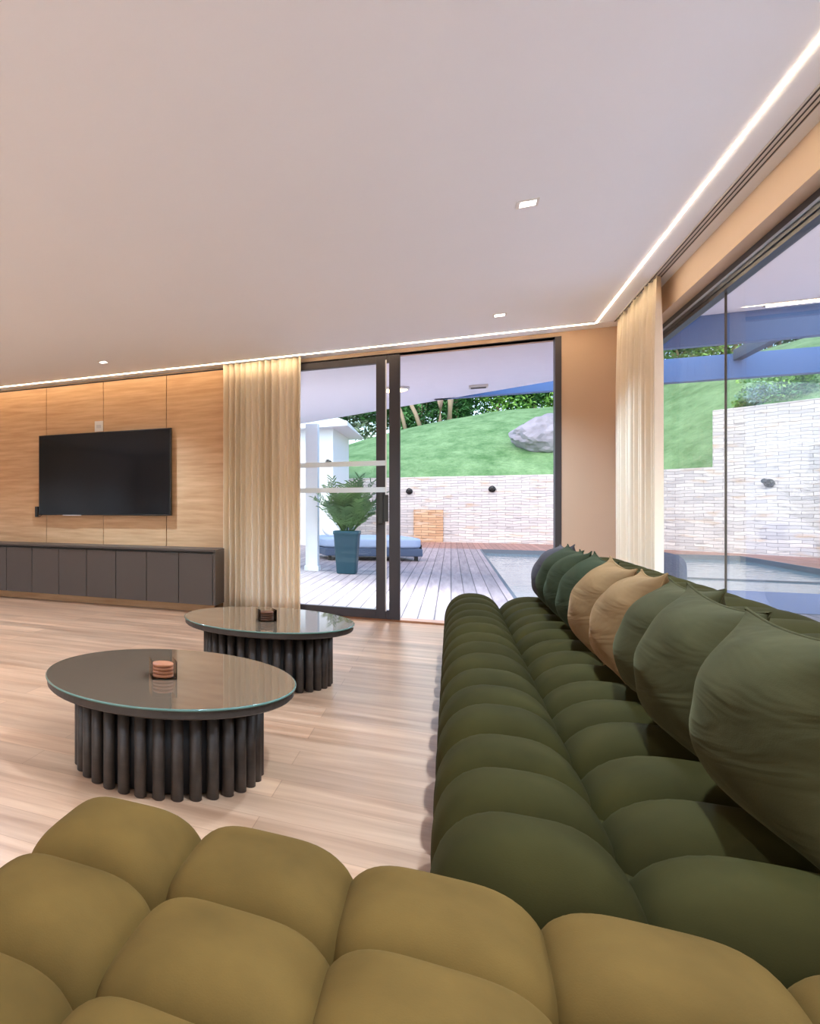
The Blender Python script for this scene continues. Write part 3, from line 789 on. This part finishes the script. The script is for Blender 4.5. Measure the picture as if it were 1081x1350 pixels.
# shrubs above raised wall on the right
for i, (px, py, rad, mt, lb) in enumerate([(1003, 521, (.5, .4, .3), 'leaf_a', 'low green shrub at the start of raised stone wall'), (1035, 522, (.9, .6, .42), 'leaf_c', 'bluish low shrub above raised stone wall'),
                                          (1062, 512, (1.0, .8, .7), 'leaf_a', 'bright green shrub behind the bluish one'), (1100, 514, (1.0, .8, .7), 'leaf_b', 'dark green shrub at the right end above raised wall')]):
    dx = px-75; a, b_ = -450+.866*dx, 779.4+.5*dx; tt = (30.6+(.6 if i == 2 else 0))/(a+b_)
    x, y = a*tt, b_*tt
    shrub('bank_shrub', (x, y, 3.3), rad, M[mt], lb, 'shrubs above the raised wall', 80+i, 6000, .05)
for i, px in enumerate((900, 960, 1020, 1075)):
    q = onray(px, 500, Y=32)
    shrub('hedge_shrub', (q.x, q.y, hill_z(q.x, q.y)-.3), (1.6, 1.0, 1.2), M['leaf_a' if i % 2 else 'leaf_b'], ['dark shrub high on bank above the step in the wall', 'bright shrub high on bank right of the step', 'dark shrub high on bank behind the bluish shrub', 'bright shrub high on bank at the far right'][i], 'shrubs along the crest', 120+i, 6000, .07)

# ------------------------------------------------------------------ porch roofs, pergola
so = MB().prism([(-14, 7.56), (1.45, 7.56), (1.45, 9.55), (-2.2, 12.6), (-14, 20)], 2.60, 2.86)
struct(so.build('porch_soffit', M['soffit']), 'white slanted porch roof outside the doorway', 'soffit')
struct(MB().box(1.45, 11, -6, 8.40, 2.87, 3.1).build('side_porch_ceiling', M['soffit']), 'white porch ceiling outside the picture window', 'soffit')
def beam(x0, x1, y0, y1, z0, z1, name, mat, lb, grp=None):
    o = MB().box(x0, x1, y0, y1, z0, z1).build(name, mat); tag(o, lb, 'beam', grp); return o
beam(1.46, 11, 8.41, 8.51, 2.60, 3.05, 'fascia_beam', M['fascia'], 'slate blue fascia beam at the porch edge, upper of the two')
beam(-.2, 11, 10.7, 10.85, 2.60, 2.88, 'pergola_beam', M['fascia'], 'slate blue pergola beam beyond the porch, lower of the two')
for k in range(9):
    x = 1.9+k*.95
    o = MB().box(x-.04, x+.04, 8.52, 10.69, 2.80, 2.92).build('pergola_rafter', M['rafter'])
    tag(o, 'dark rafter joining the two slate blue beams', 'rafter', 'rafters of the pergola')
for (x, y) in ((10.8, 10.78), (10.8, 8.46)):
    o = MB().box(x-.06, x+.06, y-.05, y+.05, 0, 2.60).build('pergola_post', M['rafter']); tag(o, 'slate blue post holding the pergola beams beyond the picture edge', 'post', 'pergola posts')
ll = empty('linear_light', (3.6, 8.2, 2.87), 'thin pale light line on porch ceiling seen through the window', 'ceiling light')
MB().box(-1.25, 1.6, -.03, .03, -.02, 0).build('housing', M['alu'], ll); MB().box(-1.23, 1.58, -.02, .02, -.024, -.02).build('diffuser', M['ledc'], ll)
q = onray(541, 495, Y=9.9); 
ll = empty('porch_light', (q.x-.15, q.y-.4, 2.60), 'warm glowing porch ceiling light beside the door stile', 'ceiling light')
MB().lathe([(0, -.03), (.15, -.03), (.16, -.02), (.16, 0), (0, 0)], n=32).build('rim', M['alu'], ll)
MB().lathe([(0, -.045), (.10, -.042), (.14, -.03), (0, -.03)], n=32).build('diffuser', emis('porch_lamp', (1, .72, .38), 9), ll)
q = onray(630, 504, Y=10.0)
pl_ = bpy.data.lights.new('porch_lamp', 'SPOT'); pl_.energy = 1300; pl_.color = (.78, .9, 1.05); pl_.spot_size = math.radians(140); pl_.spot_blend = .9; pl_.shadow_soft_size = .1
po = bpy.data.objects.new('porch_lamp', pl_); C.objects.link(po); po.parent = ll; po.location = (0, 0, -.06)
ll = empty('roof_vent', (q.x, q.y-.2, 2.60), 'small grey vent box under the white porch roof', 'vent')
MB().box(-.10, .10, -.07, .07, -.03, 0).build('box', M['alu'], ll, bevel=.005)
for k in range(3): MB().box(-.08, .08, -.055+k*.04, -.035+k*.04, -.034, -.03).build('grille_slot', M['black'], ll)

# white column, side glazing and the white building
cl = empty('porch_column', (-2.13, 12.76, 0), 'white square column at the porch corner beside the potted palm', 'column')
MB().box(-.10, .10, -.10, .10, 0, 2.59).build('shaft', M['render'], cl)
MB().box(-.12, .12, -.12, .12, 0, .08).build('foot', M['render'], cl)
sg = empty('glass_screen', (-2.5, 12.3, 0), 'teal framed glass screen behind the cream curtain edge, beside white column', 'screen')
f = MB(); f.box(-1.6, .1, -.02, .02, 2.5, 2.59); f.box(-1.6, .1, -.02, .02, 0, .08); f.box(.02, .1, -.02, .02, .08, 2.5); f.box(-1.6, -1.52, -.02, .02, .08, 2.5)
f.build('frame', M['tealm'], sg); MB().box(-1.52, .02, -.005, .005, .08, 2.5).build('pane', M['glass'], sg)
hb = empty('white_building', (-3.0, 21.4, 0), 'white rendered garden building at left behind the column', 'building')
MB().box(-6, 0, 0, 3.6, 0, 3.45).build('wall', M['render'], hb)
rf = MB(); rf.add([(-6.3, -.5, 3.45), (.45, -.5, 3.45), (.45, 4.0, 3.45), (-6.3, 4.0, 3.45), (-6.3, 1.8, 4.2), (-.6, 1.8, 4.2), (-6.3, -.5, 3.57), (.45, -.5, 3.57)], [(0, 3, 2, 1), (6, 7, 5, 4), (0, 1, 7, 6), (7, 1, 2, 5), (5, 2, 3, 4), (0, 6, 4, 3)])
rf.build('roof', M['render'], hb)
MB().box(-2.9, -1.1, -.02, -.0, 1.9, 2.5).build('window', M['tealm'], hb)
spotlamp((-3.12, 21.39, 2.42), 0, 'small dark light on the white garden building')

# ------------------------------------------------------------------ potted palm
pp = empty('potted_palm', (-1.52, 12.42, 0), 'leafy palm in a tall teal tapered planter on the deck', 'potted plant')
pl = MB()
def sqring(w, z, n=6, rr=.04):
    pts = []
    for cx, cy, a0 in ((w-rr, w-rr, 0), (-w+rr, w-rr, 90), (-w+rr, -w+rr, 180), (w-rr, -w+rr, 270)):
        for k in range(n+1):
            a = math.radians(a0+90*k/n); pts.append((cx+rr*math.cos(a), cy+rr*math.sin(a), z))
    return pts
rings = [sqring(.135, 0), sqring(.15, .02), sqring(.19, .66), sqring(.20, .665), sqring(.20, .72), sqring(.175, .72), sqring(.17, .66)]
nn = len(rings[0]); vs = [p for r_ in rings for p in r_]; fs = [tuple(range(nn))[::-1]]
for i in range(len(rings)-1):
    for k in range(nn): fs.append((i*nn+k, i*nn+(k+1)%nn, (i+1)*nn+(k+1)%nn, (i+1)*nn+k))
MB().add(vs, fs, True).build('planter', M['teal'], pp)
MB().lathe([(0, .62), (.165, .62), (.165, .655), (0, .66)], n=24).build('soil', plain('dark_soil', (48, 38, 30), .95, bump=.6), pp)
r = random.Random(5); fr = MB()
for k in range(64):
    a = r.uniform(0, 6.28); ln = r.uniform(.55, 1.08); sp = r.uniform(.12, .85)
    if math.cos(a) < -.2 and math.sin(a) > -.3: ln *= .68; sp *= .6
    pts = []
    for j in range(9):
        s = j/8; rr_ = .05+ln*sp*s*(1-.15*s); zz = .64+ln*1.05*(s-.42*sp*s*s*1.25)
        pts.append(Vector((rr_*math.cos(a), rr_*math.sin(a), zz)))
    fr.tube(pts, [.006*(1-.7*j/8) for j in range(9)], 5)
    for j in range(2, 9):
        for sgn in (-1, 1):
            for h in (0, .5):
                if j == 8 and h: continue
                p0 = pts[j] if h == 0 else (pts[j]+pts[j+1])/2
                t_ = (pts[min(j+1, 8)]-pts[j-1]).normalized(); sd = t_.cross(Vector((0, 0, 1))).normalized()*sgn
                dr_ = (sd*.8+t_*.65+Vector((0, 0, r.uniform(-.25, .1)))).normalized()
                l_ = r.uniform(.10, .20); w_ = t_*.013
                fr.add([p0-w_, p0+dr_*l_*.5-w_*1.2+Vector((0, 0, .01)), p0+dr_*l_, p0+dr_*l_*.5+w_*1.2+Vector((0, 0, .01)), p0+w_], [(0, 1, 2, 3, 4)])
fr.build('fronds', M['palm'], pp)

# daybed with pillows
db = empty('daybed', (-1.65, 16.3, 0), 'low grey-blue outdoor daybed on the deck behind the potted palm', 'daybed', rz=.35)
MB().box(-.95, .95, -.75, .75, .10, .26).build('base', M['lbase'], db, bevel=.02)
MB().puff((0, 0, .37), (.96, .76, .13), p=12, q=6, n=14).build('mattress', M['lcush'], db)
for x in (-.85, .85):
    for y in (-.65, .65): MB().box(x-.03, x+.03, y-.03, y+.03, 0, .10).build('leg', M['black'], db)
for k in range(3): MB().box(.955, .97, -.62+k*.26, -.50+k*.26, .12, .34).build('strap', M['black'], db)
for i, (x, y, lb) in enumerate([(-.72, -.30, 'pale outdoor pillow at left end of the daybed'), (-.42, -.05, 'pale outdoor pillow right beside the planter on the daybed')]):
    Rr = Euler((-.5, 0, 0)).to_matrix().to_4x4()
    o = MB().puff((0, 0, .18), (.21, .07, .20), p=4, q=2.2, M=Rr).build('outdoor_pillow', M['lcush'] if i else M['render'])
    o.location = Euler((0, 0, .35)).to_matrix() @ Vector((x, y, 0))+Vector((-1.65, 16.3, .49)); o.rotation_euler = (0, 0, .35)
    tag(o, lb, 'pillow', 'pillows on the daybed')

# outdoor armchair by the corner of the house
ac = empty('outdoor_armchair', (1.42, 8.15, 0), 'rounded grey outdoor armchair outside, just past the corner curtain', 'armchair')
MB().puff((0, 0, .36), (.34, .34, .10), p=6, q=4).build('seat', M['lbase'], ac)
MB().puff((0, -.30, .52), (.345, .07, .20), p=5, q=4).build('backrest', M['lbase'], ac)
for sx in (-1, 1):
    MB().puff((sx*.30, 0, .45), (.045, .30, .14), p=6, q=4, n=8).build('armrest', M['lbase'], ac)
for sx in (-.26, .26):
    for sy in (-.26, .26): MB().box(sx-.02, sx+.02, sy-.02, sy+.02, 0, .28).build('leg', M['black'], ac)

# ------------------------------------------------------------------ light
w = bpy.data.worlds.new('world'); bpy.context.scene.world = w; w.use_nodes = True
nt = w.node_tree; bg = nt.nodes['Background']
sky = nt.nodes.new('ShaderNodeTexSky'); sky.sky_type = 'NISHITA'; sky.sun_disc = False
sky.sun_elevation = math.radians(48); sky.sun_rotation = math.radians(200); sky.air_density = 1.0; sky.dust_density = 2.0; sky.altitude = 200
nt.links.new(sky.outputs[0], bg.inputs[0]); bg.inputs[1].default_value = .52
s = bpy.data.lights.new('sun', 'SUN'); s.energy = .75; s.angle = .01; s.color = (1, .95, .88)
so_ = bpy.data.objects.new('sun', s); C.objects.link(so_)
so_.rotation_euler = Vector((.35, -.72, .85)).to_track_quat('Z', 'Y').to_euler()

sn = bpy.context.scene
sn.view_settings.view_transform = 'Standard'; sn.view_settings.look = 'None'; sn.view_settings.gamma = 1; sn.view_settings.exposure = 0.0
sn.view_settings.use_curve_mapping = False
sn.cycles.max_bounces = 10; sn.cycles.diffuse_bounces = 6; sn.cycles.glossy_bounces = 5; sn.cycles.transmission_bounces = 8; sn.cycles.transparent_max_bounces = 16
sn.cycles.use_denoising = True
sn.cycles.sample_clamp_indirect = 6; sn.cycles.caustics_reflective = False; sn.cycles.caustics_refractive = False
